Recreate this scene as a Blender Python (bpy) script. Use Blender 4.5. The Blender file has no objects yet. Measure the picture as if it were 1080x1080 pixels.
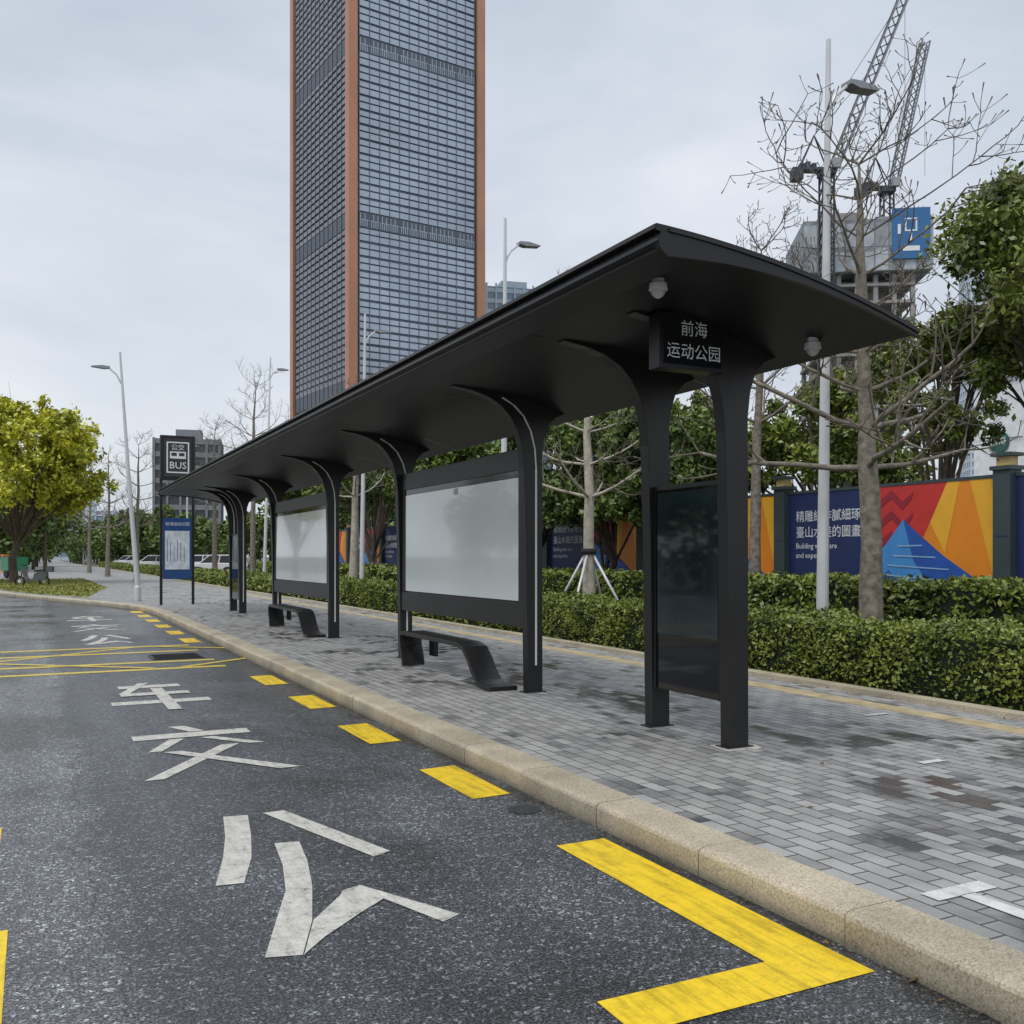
import bpy, math, random
import numpy as np
from mathutils import Vector, Matrix
random.seed(7); rng=np.random.default_rng(7)
scene=bpy.context.scene
TH=math.radians(26.52)
FX,FY=math.sin(TH),math.cos(TH)      # view azimuth in world
def W(depth,lat,z=0): return Vector((depth*FX+lat*FY, depth*FY-lat*FX, z))
# ------------------------------------------------------------ materials
def nodes(m):
    m.use_nodes=True; nt=m.node_tree; return nt,nt.nodes,nt.links,nt.nodes['Principled BSDF']
MC={}
def M(name,col,rough=.6,metal=0,var=0.12,scale=3,bump=0,bscale=60,coat=0,spec=.5,detail=4):
    if name in MC: return MC[name]
    m=bpy.data.materials.new(name); nt,N,L,b=nodes(m)
    b.inputs['Roughness'].default_value=rough; b.inputs['Metallic'].default_value=metal
    b.inputs['Coat Weight'].default_value=coat; b.inputs['Specular IOR Level'].default_value=spec
    tc=N.new('ShaderNodeTexCoord'); nz=N.new('ShaderNodeTexNoise'); nz.inputs['Scale'].default_value=scale; nz.inputs['Detail'].default_value=detail
    L.new(tc.outputs['Object'],nz.inputs['Vector'])
    r=N.new('ShaderNodeValToRGB'); r.color_ramp.elements[0].position=.3; r.color_ramp.elements[1].position=.7
    r.color_ramp.elements[0].color=[c*(1-var) for c in col]+[1]; r.color_ramp.elements[1].color=[min(1,c*(1+var)) for c in col]+[1]
    L.new(nz.outputs['Fac'],r.inputs['Fac']); L.new(r.outputs['Color'],b.inputs['Base Color'])
    if bump:
        n2=N.new('ShaderNodeTexNoise'); n2.inputs['Scale'].default_value=bscale; n2.inputs['Detail'].default_value=3
        L.new(tc.outputs['Object'],n2.inputs['Vector'])
        bp=N.new('ShaderNodeBump'); bp.inputs['Strength'].default_value=bump; bp.inputs['Distance'].default_value=.01
        L.new(n2.outputs['Fac'],bp.inputs['Height']); L.new(bp.outputs['Normal'],b.inputs['Normal'])
    MC[name]=m; return m
def ramp(N,pts):
    r=N.new('ShaderNodeValToRGB'); e=r.color_ramp.elements
    while len(e)<len(pts): e.new(.5)
    for i,(p,c) in enumerate(pts):
        e[i].position=p; e[i].color=(c if len(c)==4 else list(c)+[1]) if hasattr(c,'__len__') else (c,c,c,1)
    return r
def noise(N,L,vec,scale,detail=4,rough=.5,dist=0):
    n=N.new('ShaderNodeTexNoise'); n.inputs['Scale'].default_value=scale; n.inputs['Detail'].default_value=detail
    n.inputs['Roughness'].default_value=rough; n.inputs['Distortion'].default_value=dist; L.new(vec,n.inputs['Vector']); return n
def mixc(N,L,a,b,f,mode='MIX'):
    m=N.new('ShaderNodeMix'); m.data_type='RGBA'; m.blend_type=mode
    for s,x in ((0,f),(6,a),(7,b)):
        if isinstance(x,(int,float)): m.inputs[s].default_value=x
        elif isinstance(x,(tuple,list)): m.inputs[s].default_value=list(x)+[1]
        else: L.new(x,m.inputs[s])
    return m.outputs[2]

def mat_asphalt():
    m=bpy.data.materials.new('asphalt'); nt,N,L,b=nodes(m)
    tc=N.new('ShaderNodeTexCoord').outputs['Object']
    fine=noise(N,L,tc,85,3,.8); vor=N.new('ShaderNodeTexVoronoi'); vor.inputs['Scale'].default_value=60; L.new(tc,vor.inputs['Vector'])
    base=ramp(N,[(.38,(.014,.015,.018)),(.5,(.048,.052,.059)),(.60,(.19,.197,.21))]); L.new(fine.outputs['Fac'],base.inputs['Fac'])
    sc=N.new('ShaderNodeSeparateColor'); L.new(vor.outputs['Color'],sc.inputs[0])
    chips=ramp(N,[(.0,.55),(.5,.9),(.80,1.2),(.93,2.6),(1,3.6)]); L.new(sc.outputs[0],chips.inputs['Fac'])
    c=mixc(N,L,base.outputs['Color'],chips.outputs['Color'],.85,'MULTIPLY')
    big=noise(N,L,tc,.55,5,.6,.6); br=ramp(N,[(.35,.62),(.5,.92),(.68,1.3)]); L.new(big.outputs['Fac'],br.inputs['Fac'])
    c=mixc(N,L,c,br.outputs['Color'],1.0,'MULTIPLY')
    mp=N.new('ShaderNodeMapping'); mp.inputs['Scale'].default_value=(1.3,.06,1); L.new(tc,mp.inputs['Vector'])
    st=noise(N,L,mp.outputs['Vector'],1.2,4,.6); sr=ramp(N,[(.35,.78),(.65,1.25)]); L.new(st.outputs['Fac'],sr.inputs['Fac'])
    c=mixc(N,L,c,sr.outputs['Color'],.9,'MULTIPLY')
    sx=N.new('ShaderNodeSeparateXYZ'); L.new(tc,sx.inputs[0])
    wob=noise(N,L,tc,1.3,4,.6); ad=N.new('ShaderNodeMath'); ad.operation='MULTIPLY_ADD'; L.new(wob.outputs['Fac'],ad.inputs[0]); ad.inputs[1].default_value=.8; L.new(sx.outputs['X'],ad.inputs[2])
    mr=N.new('ShaderNodeMapRange'); mr.inputs['From Min'].default_value=.80; mr.inputs['From Max'].default_value=.66; L.new(ad.outputs[0],mr.inputs['Value'])
    c2=mixc(N,L,c,(1.75,1.72,1.68),1.0,'MULTIPLY')
    c=mixc(N,L,c,c2,mr.outputs['Result'])
    cr=ramp(N,[(0,1),(.488,1),(.5,.35),(.512,1),(1,1)])
    mr2=N.new('ShaderNodeMapRange'); mr2.inputs['From Min'].default_value=0.2; mr2.inputs['From Max'].default_value=1.2; L.new(ad.outputs[0],mr2.inputs['Value']); L.new(mr2.outputs['Result'],cr.inputs['Fac'])
    c=mixc(N,L,c,cr.outputs['Color'],.85,'MULTIPLY')
    # damp dirty gutter next to the kerb
    gt=N.new('ShaderNodeMapRange'); gt.inputs['From Min'].default_value=3.35; gt.inputs['From Max'].default_value=3.47; L.new(ad.outputs[0],gt.inputs['Value'])
    c=mixc(N,L,c,mixc(N,L,c,(.45,.43,.40),1.0,'MULTIPLY'),gt.outputs['Result'])
    L.new(c,b.inputs['Base Color'])
    rr=ramp(N,[(.38,.20),(.6,.50)]); L.new(big.outputs['Fac'],rr.inputs['Fac']); L.new(rr.outputs['Color'],b.inputs['Roughness'])
    bp=N.new('ShaderNodeBump'); bp.inputs['Strength'].default_value=.6; bp.inputs['Distance'].default_value=.006
    L.new(fine.outputs['Fac'],bp.inputs['Height']); L.new(bp.outputs['Normal'],b.inputs['Normal'])
    return m
def mat_pavers():
    m=bpy.data.materials.new('grey_pavers'); nt,N,L,b=nodes(m)
    tc=N.new('ShaderNodeTexCoord').outputs['Object']
    sx=N.new('ShaderNodeSeparateXYZ'); L.new(tc,sx.inputs[0]); cb=N.new('ShaderNodeCombineXYZ')
    L.new(sx.outputs['Y'],cb.inputs['X']); L.new(sx.outputs['X'],cb.inputs['Y'])
    br=N.new('ShaderNodeTexBrick'); L.new(cb.outputs[0],br.inputs['Vector']); br.inputs['Scale'].default_value=1
    br.inputs['Brick Width'].default_value=.23; br.inputs['Row Height'].default_value=.115; br.inputs['Mortar Size'].default_value=.006
    br.inputs['Mortar Smooth'].default_value=.3; br.inputs['Color1'].default_value=(0,0,0,1); br.inputs['Color2'].default_value=(1,1,1,1); br.inputs['Mortar'].default_value=(.5,.5,.5,1)
    br.offset=.5
    rp=ramp(N,[(0,(.235,.233,.232)),(.35,(.30,.298,.296)),(1,(.365,.362,.357))]); L.new(br.outputs['Color'],rp.inputs['Fac'])
    wet=noise(N,L,tc,.8,6,.62,.4)
    # more standing damp in a band near the shelter posts / middle of pavement
    dx=N.new('ShaderNodeMath'); dx.operation='SUBTRACT'; L.new(sx.outputs['X'],dx.inputs[0]); dx.inputs[1].default_value=5.3
    ab=N.new('ShaderNodeMath'); ab.operation='ABSOLUTE'; L.new(dx.outputs[0],ab.inputs[0])
    bd=N.new('ShaderNodeMapRange'); bd.inputs['From Min'].default_value=0; bd.inputs['From Max'].default_value=2.2; bd.inputs['To Min'].default_value=-.045; bd.inputs['To Max'].default_value=.03; L.new(ab.outputs[0],bd.inputs['Value'])
    ma=N.new('ShaderNodeMath'); ma.operation='MULTIPLY_ADD'; L.new(br.outputs['Color'],ma.inputs[0]); ma.inputs[1].default_value=.16; L.new(wet.outputs['Fac'],ma.inputs[2])
    m3=N.new('ShaderNodeMath'); m3.operation='ADD'; L.new(ma.outputs[0],m3.inputs[0]); L.new(bd.outputs['Result'],m3.inputs[1])
    wr=ramp(N,[(.42,0),(.47,.45),(.53,.9),(.58,1)]); L.new(m3.outputs[0],wr.inputs['Fac'])
    c=mixc(N,L,(.40,.42,.45),(1.04,1.035,1.02),wr.outputs['Color'])
    c=mixc(N,L,rp.outputs['Color'],c,1.0,'MULTIPLY')
    sp=noise(N,L,tc,200,2); spr=ramp(N,[(.35,.74),(.65,1.26)]); L.new(sp.outputs['Fac'],spr.inputs['Fac'])
    c=mixc(N,L,c,spr.outputs['Color'],1.0,'MULTIPLY')
    st=noise(N,L,tc,4,4); sr=ramp(N,[(.3,.84),(.7,1.12)]); L.new(st.outputs['Fac'],sr.inputs['Fac'])
    c=mixc(N,L,c,sr.outputs['Color'],1.0,'MULTIPLY')
    c=mixc(N,L,c,(.065,.062,.058),br.outputs['Fac'])
    L.new(c,b.inputs['Base Color'])
    rr=ramp(N,[(0,.16),(1,.70)]); L.new(wr.outputs['Color'],rr.inputs['Fac']); L.new(rr.outputs['Color'],b.inputs['Roughness'])
    bp=N.new('ShaderNodeBump'); bp.inputs['Strength'].default_value=.6; bp.inputs['Distance'].default_value=.006; bp.invert=True
    L.new(br.outputs['Fac'],bp.inputs['Height']); L.new(bp.outputs['Normal'],b.inputs['Normal'])
    return m
def mat_kerb():
    m=bpy.data.materials.new('kerb_granite'); nt,N,L,b=nodes(m)
    tc=N.new('ShaderNodeTexCoord').outputs['Object']
    sp=noise(N,L,tc,95,4,.9); r=ramp(N,[(.34,(.17,.135,.09)),(.5,(.50,.435,.32)),(.66,(.72,.65,.51))]); L.new(sp.outputs['Fac'],r.inputs['Fac'])
    bg=noise(N,L,tc,1.6,5,.6); r2=ramp(N,[(.35,.72),(.65,1.08)]); L.new(bg.outputs['Fac'],r2.inputs['Fac'])
    c=mixc(N,L,r.outputs['Color'],r2.outputs['Color'],1.0,'MULTIPLY')
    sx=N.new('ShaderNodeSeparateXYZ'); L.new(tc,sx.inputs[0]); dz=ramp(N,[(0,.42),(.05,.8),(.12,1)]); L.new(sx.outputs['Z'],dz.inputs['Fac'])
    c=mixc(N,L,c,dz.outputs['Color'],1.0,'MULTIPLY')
    L.new(c,b.inputs['Base Color']); b.inputs['Roughness'].default_value=.6
    return m
def mat_paint(name,col,wear=.42,streak=False):
    m=bpy.data.materials.new(name); nt,N,L,b=nodes(m)
    tc=N.new('ShaderNodeTexCoord').outputs['Object']
    n=noise(N,L,tc,9,8,.8); n2=noise(N,L,tc,110,3,.75)
    ma=N.new('ShaderNodeMath'); ma.operation='MULTIPLY_ADD'; L.new(n2.outputs['Fac'],ma.inputs[0]); ma.inputs[1].default_value=.45; L.new(n.outputs['Fac'],ma.inputs[2])
    r=ramp(N,[(wear,[.10,.10,.10]),(wear+.08,[c*.70 for c in col]),(wear+.3,col)]); L.new(ma.outputs[0],r.inputs['Fac'])
    mp=N.new('ShaderNodeMapping'); mp.inputs['Scale'].default_value=(9,.7,1); L.new(tc,mp.inputs['Vector'])
    s=noise(N,L,mp.outputs['Vector'],2,4,.65); sr=ramp(N,[(.36,.66 if streak else .82),(.52,1)]); L.new(s.outputs['Fac'],sr.inputs['Fac'])
    c=mixc(N,L,r.outputs['Color'],sr.outputs['Color'],1.0,'MULTIPLY')
    L.new(c,b.inputs['Base Color']); b.inputs['Roughness'].default_value=.5
    bp=N.new('ShaderNodeBump'); bp.inputs['Strength'].default_value=.5; bp.inputs['Distance'].default_value=.004
    L.new(n2.outputs['Fac'],bp.inputs['Height']); L.new(bp.outputs['Normal'],b.inputs['Normal'])
    return m
def mat_leaf(name,dark,light,scale=1.2):
    m=bpy.data.materials.new(name); nt,N,L,b=nodes(m)
    tc=N.new('ShaderNodeTexCoord').outputs['Object']
    n=noise(N,L,tc,scale,2,.6); n2=noise(N,L,tc,scale*14,1,.5)
    ma=N.new('ShaderNodeMath'); ma.operation='MULTIPLY_ADD'; L.new(n2.outputs['Fac'],ma.inputs[0]); ma.inputs[1].default_value=.7; L.new(n.outputs['Fac'],ma.inputs[2])
    r=ramp(N,[(.6,dark),(1.05,light)]); L.new(ma.outputs[0],r.inputs['Fac'])
    L.new(r.outputs['Color'],b.inputs['Base Color']); b.inputs['Roughness'].default_value=.42
    return m
ASPH=mat_asphalt(); PAV=mat_pavers(); KERB=mat_kerb()
YEL=mat_paint('yellow_road_paint',(.90,.62,.02),.47,True); WHT=mat_paint('white_road_paint',(.68,.66,.60),.56)
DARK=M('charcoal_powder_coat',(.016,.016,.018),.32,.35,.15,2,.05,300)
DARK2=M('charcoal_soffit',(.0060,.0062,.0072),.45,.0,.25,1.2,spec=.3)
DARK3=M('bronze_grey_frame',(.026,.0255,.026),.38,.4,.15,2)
GLOSSB=M('black_glass',(.008,.009,.011),.06,0,.1,2)
SCREEN=M('screen_glass',(.018,.030,.036),.04,0,.5,1.3)
MILK=M('milky_lightbox',(.84,.885,.87),.10,0,.05,.8,coat=.6)
LED=M('white_diffuser',(.75,.75,.73),.4,0,.03)
WHITEM=M('white_painted_metal',(.62,.63,.64),.35,.1,.08,2)
CONC=M('concrete',(.30,.29,.28),.8,0,.25,.4)
BLACKR=M('rubber',(.02,.02,.02),.8)
BARK=M('grey_bark',(.20,.175,.14),.85,0,.45,11,.8,35)
BARK2=M('brown_bark',(.10,.075,.055),.9,0,.35,8,.6,30)
TWIG=M('twig_bark',(.14,.12,.095),.85,0,.3,6)
LEAF_D=mat_leaf('dark_leaves',(.020,.046,.011),(.16,.23,.045),.7)
LEAF_Y=mat_leaf('yellow_green_leaves',(.13,.17,.010),(.66,.64,.05),.8)
LEAF_R=mat_leaf('olive_leaves',(.042,.068,.015),(.24,.29,.05),.7)
LEAF_H=mat_leaf('hedge_leaves',(.030,.055,.010),(.25,.30,.05),2.2)
HCORE=M('hedge_core',(.010,.016,.006),.95)
SOIL=M('planting_soil',(.045,.05,.028),.95,0,.4,3)
GRASS=mat_leaf('grass_surface',(.09,.12,.02),(.30,.30,.06),3)
# ------------------------------------------------------------ mesh builder
class MB:
    def __init__(s): s.v=[];s.f=[];s.m=[];s.mats=[]
    def mi(s,mat):
        if mat not in s.mats: s.mats.append(mat)
        return s.mats.index(mat)
    def add(s,vs,fs,mat):
        o=len(s.v); i=s.mi(mat); s.v.extend([tuple(v) for v in vs])
        for f in fs: s.f.append([o+k for k in f]); s.m.append(i)
    def box(s,x0,x1,y0,y1,z0,z1,mat,M4=None):
        vs=[Vector(p) for p in ((x0,y0,z0),(x1,y0,z0),(x1,y1,z0),(x0,y1,z0),(x0,y0,z1),(x1,y0,z1),(x1,y1,z1),(x0,y1,z1))]
        if M4: vs=[M4@v for v in vs]
        s.add(vs,[(3,2,1,0),(4,5,6,7),(0,1,5,4),(1,2,6,5),(2,3,7,6),(3,0,4,7)],mat)
    def prism(s,prof,a,b,axis,mat,M4=None):
        n=len(prof)
        def P(p,t):
            if axis=='Y': q=(p[0],t,p[1])
            elif axis=='X': q=(t,p[0],p[1])
            else: q=(p[0],p[1],t)
            q=Vector(q); return M4@q if M4 else q
        vs=[P(p,a) for p in prof]+[P(p,b) for p in prof]
        fs=[list(range(n))[::-1],list(range(n,2*n))]+[(i,(i+1)%n,n+(i+1)%n,n+i) for i in range(n)]
        s.add(vs,fs,mat)
    def poly(s,pts,mat): s.add(pts,[list(range(len(pts)))],mat)
    def tube(s,pts,rad,mat,n=6,cap=True):
        pts=[Vector(p) for p in pts]; vs=[];fs=[]
        if not hasattr(rad,'__len__'): rad=[rad]*len(pts)
        up=Vector((0.31,.17,.93)).normalized()
        for i,p in enumerate(pts):
            t=(pts[min(i+1,len(pts)-1)]-pts[max(i-1,0)])
            if t.length<1e-6: t=Vector((0,0,1))
            t.normalize(); a=t.cross(up)
            if a.length<.15: a=t.cross(Vector((1,0,0)))
            a.normalize(); c=t.cross(a)
            for k in range(n):
                w=2*math.pi*k/n; vs.append(p+(a*math.cos(w)+c*math.sin(w))*rad[i])
        for i in range(len(pts)-1):
            for k in range(n):
                k2=(k+1)%n; fs.append((i*n+k,i*n+k2,(i+1)*n+k2,(i+1)*n+k))
        if cap: fs.append(list(range(n))[::-1]); fs.append([(len(pts)-1)*n+k for k in range(n)])
        s.add(vs,fs,mat)
    def leaves(s,P,size,mat,flat=0.0,asp=.5):
        n=len(P); P=np.asarray(P)
        nr=rng.normal(size=(n,3)); nr[:,2]+=flat*np.sign(nr[:,2]+1e-9)*1.0; nr/=np.linalg.norm(nr,axis=1)[:,None]
        t=rng.normal(size=(n,3)); t-=nr*(t*nr).sum(1)[:,None]; t/=np.linalg.norm(t,axis=1)[:,None]; u=np.cross(nr,t)
        sz=size*(.6+.8*rng.random(n))[:,None]
        V=np.stack([P-t*sz,P+u*sz*asp-t*sz*.1,P+t*sz,P-u*sz*asp-t*sz*.1],1).reshape(-1,3)
        o=len(s.v); i=s.mi(mat); s.v.extend(map(tuple,V.tolist()))
        F=(np.arange(4*n).reshape(n,4)+o).tolist(); s.f.extend(F); s.m.extend([i]*n)
    def build(s,name,parent=None,smooth=False,bevel=0,origin=None):
        me=bpy.data.meshes.new(name); me.from_pydata(s.v,[],s.f)
        for m in s.mats: me.materials.append(m)
        me.polygons.foreach_set('material_index',s.m)
        if smooth: me.polygons.foreach_set('use_smooth',[True]*len(s.f))
        me.update(); ob=bpy.data.objects.new(name,me); scene.collection.objects.link(ob)
        if origin is not None:
            o=Vector(origin); me.transform(Matrix.Translation(-o)); ob.location=o
        if parent is not None:
            ob.parent=parent; ob.matrix_parent_inverse=Matrix.Translation(-parent.location)
        if bevel:
            b=ob.modifiers.new('bevel','BEVEL'); b.width=bevel; b.segments=2; b.limit_method='ANGLE'; b.angle_limit=math.radians(40)
        return ob
def E(name,loc):
    e=bpy.data.objects.new(name,None); e.location=loc; e.empty_display_size=.3; scene.collection.objects.link(e); return e
def text(name,body,size,loc,rot,mat,parent,align='CENTER',sx=1):
    c=bpy.data.curves.new(name,'FONT'); c.body=body; c.size=size; c.align_x=align; c.align_y='CENTER'; c.materials.append(mat)
    c.resolution_u=2
    o=bpy.data.objects.new(name,c); o.location=loc; o.rotation_euler=rot; o.scale=(sx,1,1); scene.collection.objects.link(o)
    if parent: o.parent=parent; o.matrix_parent_inverse=Matrix.Translation(-parent.location)
    return o
FACE_S=(math.pi/2,0,0)            # readable looking along +Y
FACE_W=(math.pi/2,0,-math.pi/2)   # readable looking along +X
def sheet(name,pts,z,mat):
    b=MB(); b.poly([(x,y,z) for x,y in pts],mat); return b.build(name)
# ------------------------------------------------------------ ground
sheet('ground',[(-1500,-300),(1500,-300),(1500,3000),(-1500,3000)],-.02,M('ground_earth',(.11,.115,.09),.95,0,.3,.05))
sheet('road',[(-15,-15),(3.25,-15),(3.25,420),(-15,420)],0,ASPH)
KX=3.07
path=[(KX,-12),(KX,27.5),(3.0,30),(2.7,32),(2.1,34.2),(1.3,36.8),(.3,40),(-.7,43.5),(-1.6,47.5),(-2.3,52),(-2.8,58),(-3.0,66),(-3.0,400)]
def offset(path,d):
    out=[]
    for i,p in enumerate(path):
        a=Vector(path[max(i-1,0)]);b=Vector(path[min(i+1,len(path)-1)]); t=(b-a).normalized(); n=Vector((t.y,-t.x)); out.append((p[0]+n.x*d,p[1]+n.y*d))
    return out
kb=MB()
prof=[(0,-.01),(0,.122),(.006,.136),(.02,.147),(.045,.152),(.28,.154),(.28,-.01)]
y=-12
while y<27.4:
    jx=random.uniform(-.004,.004); jz=random.uniform(-.003,.002)
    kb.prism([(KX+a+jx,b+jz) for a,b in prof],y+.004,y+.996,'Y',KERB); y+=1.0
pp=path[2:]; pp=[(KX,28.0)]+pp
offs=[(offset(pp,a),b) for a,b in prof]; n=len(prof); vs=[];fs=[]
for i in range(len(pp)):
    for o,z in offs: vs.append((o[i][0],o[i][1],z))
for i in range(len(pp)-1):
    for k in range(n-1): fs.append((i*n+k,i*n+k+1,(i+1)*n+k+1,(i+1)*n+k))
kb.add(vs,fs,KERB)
kb.box(KX+.006,KX+.27,-12,28,-.01,.13,M('joint_mortar',(.10,.09,.075),.9))
kb.build('kerb')
inner=offset(path,.281)
pm=MB()
for i in range(len(inner)-1):
    (x0,y0),(x1,y1)=inner[i],inner[i+1]; pm.poly([(x0,y0,.15),(8.1,y0,.15),(8.1,y1,.15),(x1,y1,.15)],PAV)
pm.build('pavement')
tb=MB(); TAN=M('tan_tactile_band',(.46,.37,.22),.75,0,.25,5,.3,80)
y=-11
while y<120: tb.box(7.45,7.72,y+.003,y+.297,.10,.1545,TAN); y+=.3 if y<40 else 3
tb.box(8.1,8.3,-11,150,0,.20,KERB); tb.build('tactile_paving_band')
sheet('planting_bed',[(8.3,-11),(15.2,-11),(15.2,150),(8.3,150)],.12,SOIL)
g=MB(); g.poly([(1.75,38.5,.158),(.2,42.5,.158),(-1.1,47.8,.158),(-1.9,52.5,.158),(-2.4,58,.158),(-2.6,70,.158),(3.0,70,.158),(3.2,50,.158)],GRASS)
P=[]
for _ in range(9000):
    yy=random.uniform(39,70); xx=random.uniform(-2.6,3.2)
    lim=np.interp(yy,[38.5,42.5,47.8,52.5,58,70],[1.75,.2,-1.1,-1.9,-2.4,-2.6])
    if xx>lim+.05 and xx<np.interp(yy,[38.5,50,70],[1.8,3.1,3.0]): P.append((xx,yy,.19))
g.leaves(P,.07,GRASS); g.build('grass')
# fallen leaves on kerb line, pavement and along the hedge
b=MB(); P=[]
for _ in range(90): P.append((random.uniform(7.8,8.25),random.uniform(3,26),.21 if random.random()<0 else .165))
for _ in range(40): P.append((random.uniform(3.5,7.6),random.uniform(2,22),.158))
for _ in range(50): P.append((random.uniform(2.96,3.06),random.uniform(1,22),.012))
n=len(P); b.leaves(P,.022,M('dry_leaf',(.16,.09,.03),.7,0,.5,6),flat=4.0); b.build('fallen_leaves')
# ------------------------------------------------------------ road markings
ym=MB(); z=.004
def R(mb,x0,x1,y0,y1,mat): mb.poly([(x0,y0,z),(x1,y0,z),(x1,y1,z),(x0,y1,z)],mat)
ym.poly([(1.86,2.77,z),(2.99,2.765,z),(2.985,4.78,z),(2.665,4.775,z),(2.66,3.03,z),(1.865,3.035,z)],YEL); R(ym,-.38,-.1,2.77,4.78,YEL)
R(ym,-.46,-.17,5.95,6.6,YEL)
yy=5.95
while yy<14.3:
    j=random.uniform(-.02,.02); ym.poly([(2.665+j,yy,z),(2.96+j,yy+.02,z),(2.965+j,yy+1.03,z),(2.66+j,yy+1.0,z)],YEL); yy+=2.15
yy=19.2
while yy<30: R(ym,2.6,2.9,yy,yy+1.02,YEL); yy+=2.15
ym.build('yellow_bay_marking')
hb=MB()
def line(mb,a,b,w,mat,zz):
    a=Vector(a);b=Vector(b);t=(b-a).normalized();n=Vector((-t.y,t.x))*w/2
    mb.poly([(a+n).to_3d()+Vector((0,0,zz)),(a-n).to_3d()+Vector((0,0,zz)),(b-n).to_3d()+Vector((0,0,zz)),(b+n).to_3d()+Vector((0,0,zz))],mat)
YEL2=mat_paint('worn_yellow_paint',(.74,.55,.08),.50)
for a,b in [((-7,14.9),(2.6,14.9)),((-7,18.7),(2.6,18.7)),((-7,15.9),(2.6,15.9)),((-7,17.6),(2.6,17.6))]: line(hb,a,b,.2,YEL2,.004)
for k in range(-8,3,5):
    line(hb,(k,15.0),(k+4.6,18.6),.13,YEL2,.0062); line(hb,(k+4.6,15.0),(k,18.6),.13,YEL2,.0084)
hb.build('yellow_hatch_marking')
wm=MB()
gong=[[(1.076,6.249),(1.224,6.224),(1.150,5.75),(1.069,5.335),(.952,4.934),(.816,4.955),(.930,5.405),(1.01,5.8)],
 [(1.320,6.227),(1.456,6.236),(1.787,5.109),(1.674,5.051)],
 [(1.240,5.541),(1.376,5.513),(1.330,5.15),(1.249,4.739),(1.13,4.29),(.997,3.935),(.851,3.977),(.98,4.35),(1.114,4.731),(1.19,5.12)]]
gong2=[[(1.003,3.935),(1.136,4.29),(1.335,4.545),(1.365,4.605),(1.466,4.646),(1.756,4.061),(1.654,4.009),(1.51,4.41),(1.33,4.26),(1.13,4.08)]]
def glyph_gong(dy):
    for s in gong: wm.poly([(x,y+dy,z) for x,y in s],WHT)
    for s in gong2: wm.poly([(x,y+dy,z+.0005) for x,y in s],WHT)
def st(a,b,w1,w2,dy,zz=.004):
    a=Vector((a[0],a[1]+dy));b=Vector((b[0],b[1]+dy)); t=(b-a).normalized()
    nx=Vector((1.0,0)) if abs(t.y)>abs(t.x) else Vector((0,1.0))
    wm.poly([(a+nx*w1/2).to_3d()+Vector((0,0,zz)),(a-nx*w1/2).to_3d()+Vector((0,0,zz)),(b-nx*w2/2).to_3d()+Vector((0,0,zz)),(b+nx*w2/2).to_3d()+Vector((0,0,zz))],WHT)
def glyph_jiao(dy):
    st((1.24,9.78),(1.38,9.43),.15,.14,dy); st((.80,9.28),(1.83,9.28),.24,.24,dy)
    st((1.16,9.10),(.92,8.58),.13,.11,dy); st((1.42,9.10),(1.78,8.62),.13,.13,dy)
    st((1.55,8.66),(.80,7.50),.16,.14,dy); st((1.05,8.52),(1.80,7.48),.14,.17,dy,.0062)
def glyph_che(dy):
    st((.95,12.95),(1.68,12.95),.26,.26,dy); st((1.28,13.3),(.96,12.3),.13,.12,dy,.0062)
    st((.92,12.22),(1.70,12.22),.24,.24,dy,.0084); st((.78,11.55),(1.84,11.55),.26,.26,dy); st((1.37,12.7),(1.37,10.85),.14,.14,dy,.0106)
glyph_gong(0);glyph_jiao(0);glyph_che(0);glyph_gong(15.6);glyph_jiao(15.6);glyph_che(15.6)
wm.build('white_road_lettering')
w2=MB()
WP=mat_paint('white_pavement_paint',(.72,.72,.70),.50)
for (a,b,w) in [((3.70,.6),(3.70,2.905),.09),((3.52,2.95),(3.90,2.95),.10),((5.75,4.9),(5.98,4.9),.07),((7.0,6.6),(7.3,6.6),.07)]: line(w2,a,b,w,WP,.156)
w2.build('white_pavement_marking')
dg=MB(); IRON=M('cast_iron',(.06,.048,.036),.5,.5)
dg.box(1.7,2.5,16.2,17.0,.005,.012,IRON)
for k in range(9): dg.box(1.75,2.45,16.25+k*.085,16.28+k*.085,.0125,.02,BLACKR)
dg.build('drain_grate')
dg=MB(); dg.tube([(2.86,5.55,.003),(2.86,5.55,.005)],.11,M('manhole_iron',(.04,.042,.045),.6,.2,.4,30,.5,90),16); dg.build('manhole_cover')
# ------------------------------------------------------------ bus shelter
SH=E('bus_shelter',(4.4,17.4,.15))
RX0,RX1,RY0,RY1=3.30,5.50,4.70,30.2
def ztop(x):
    t=(x-RX0)/(RX1-RX0); return 3.62-.39*t+.30*t*(1-t)
def zbot(x):
    t=(x-RX0)/(RX1-RX0); return ztop(x)-(.13*(1-t)**2.2+.035)
xs=np.linspace(RX0,RX1,26)
front=[(3.30,3.590),(3.335,3.582),(3.335,3.560),(3.318,3.556),(3.318,3.520),(3.352,3.510),(3.352,3.488),(3.372,3.478),(3.60,zbot(3.60)-.02),(3.605,zbot(3.605)+.004)]
rp=[(x,ztop(x)) for x in xs[::-1]]+front+[(x,zbot(x)) for x in xs if x>3.64]
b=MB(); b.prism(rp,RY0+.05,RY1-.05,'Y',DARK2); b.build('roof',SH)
b=MB()
def capprof(d1,d2):
    top=[(x,ztop(x)+d1) for x in xs[::-1]]; bot=[(x,zbot(x)-d2) for x in xs if x>3.38]
    return top+[(3.30-d1,3.588),(3.335,3.58),(3.335,3.556),(3.31,3.55),(3.33,3.485)]+bot
for y0,y1 in ((RY0,RY0+.03),(RY1-.03,RY1)): b.prism(capprof(.006,.022),y0,y1,'Y',DARK)
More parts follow.
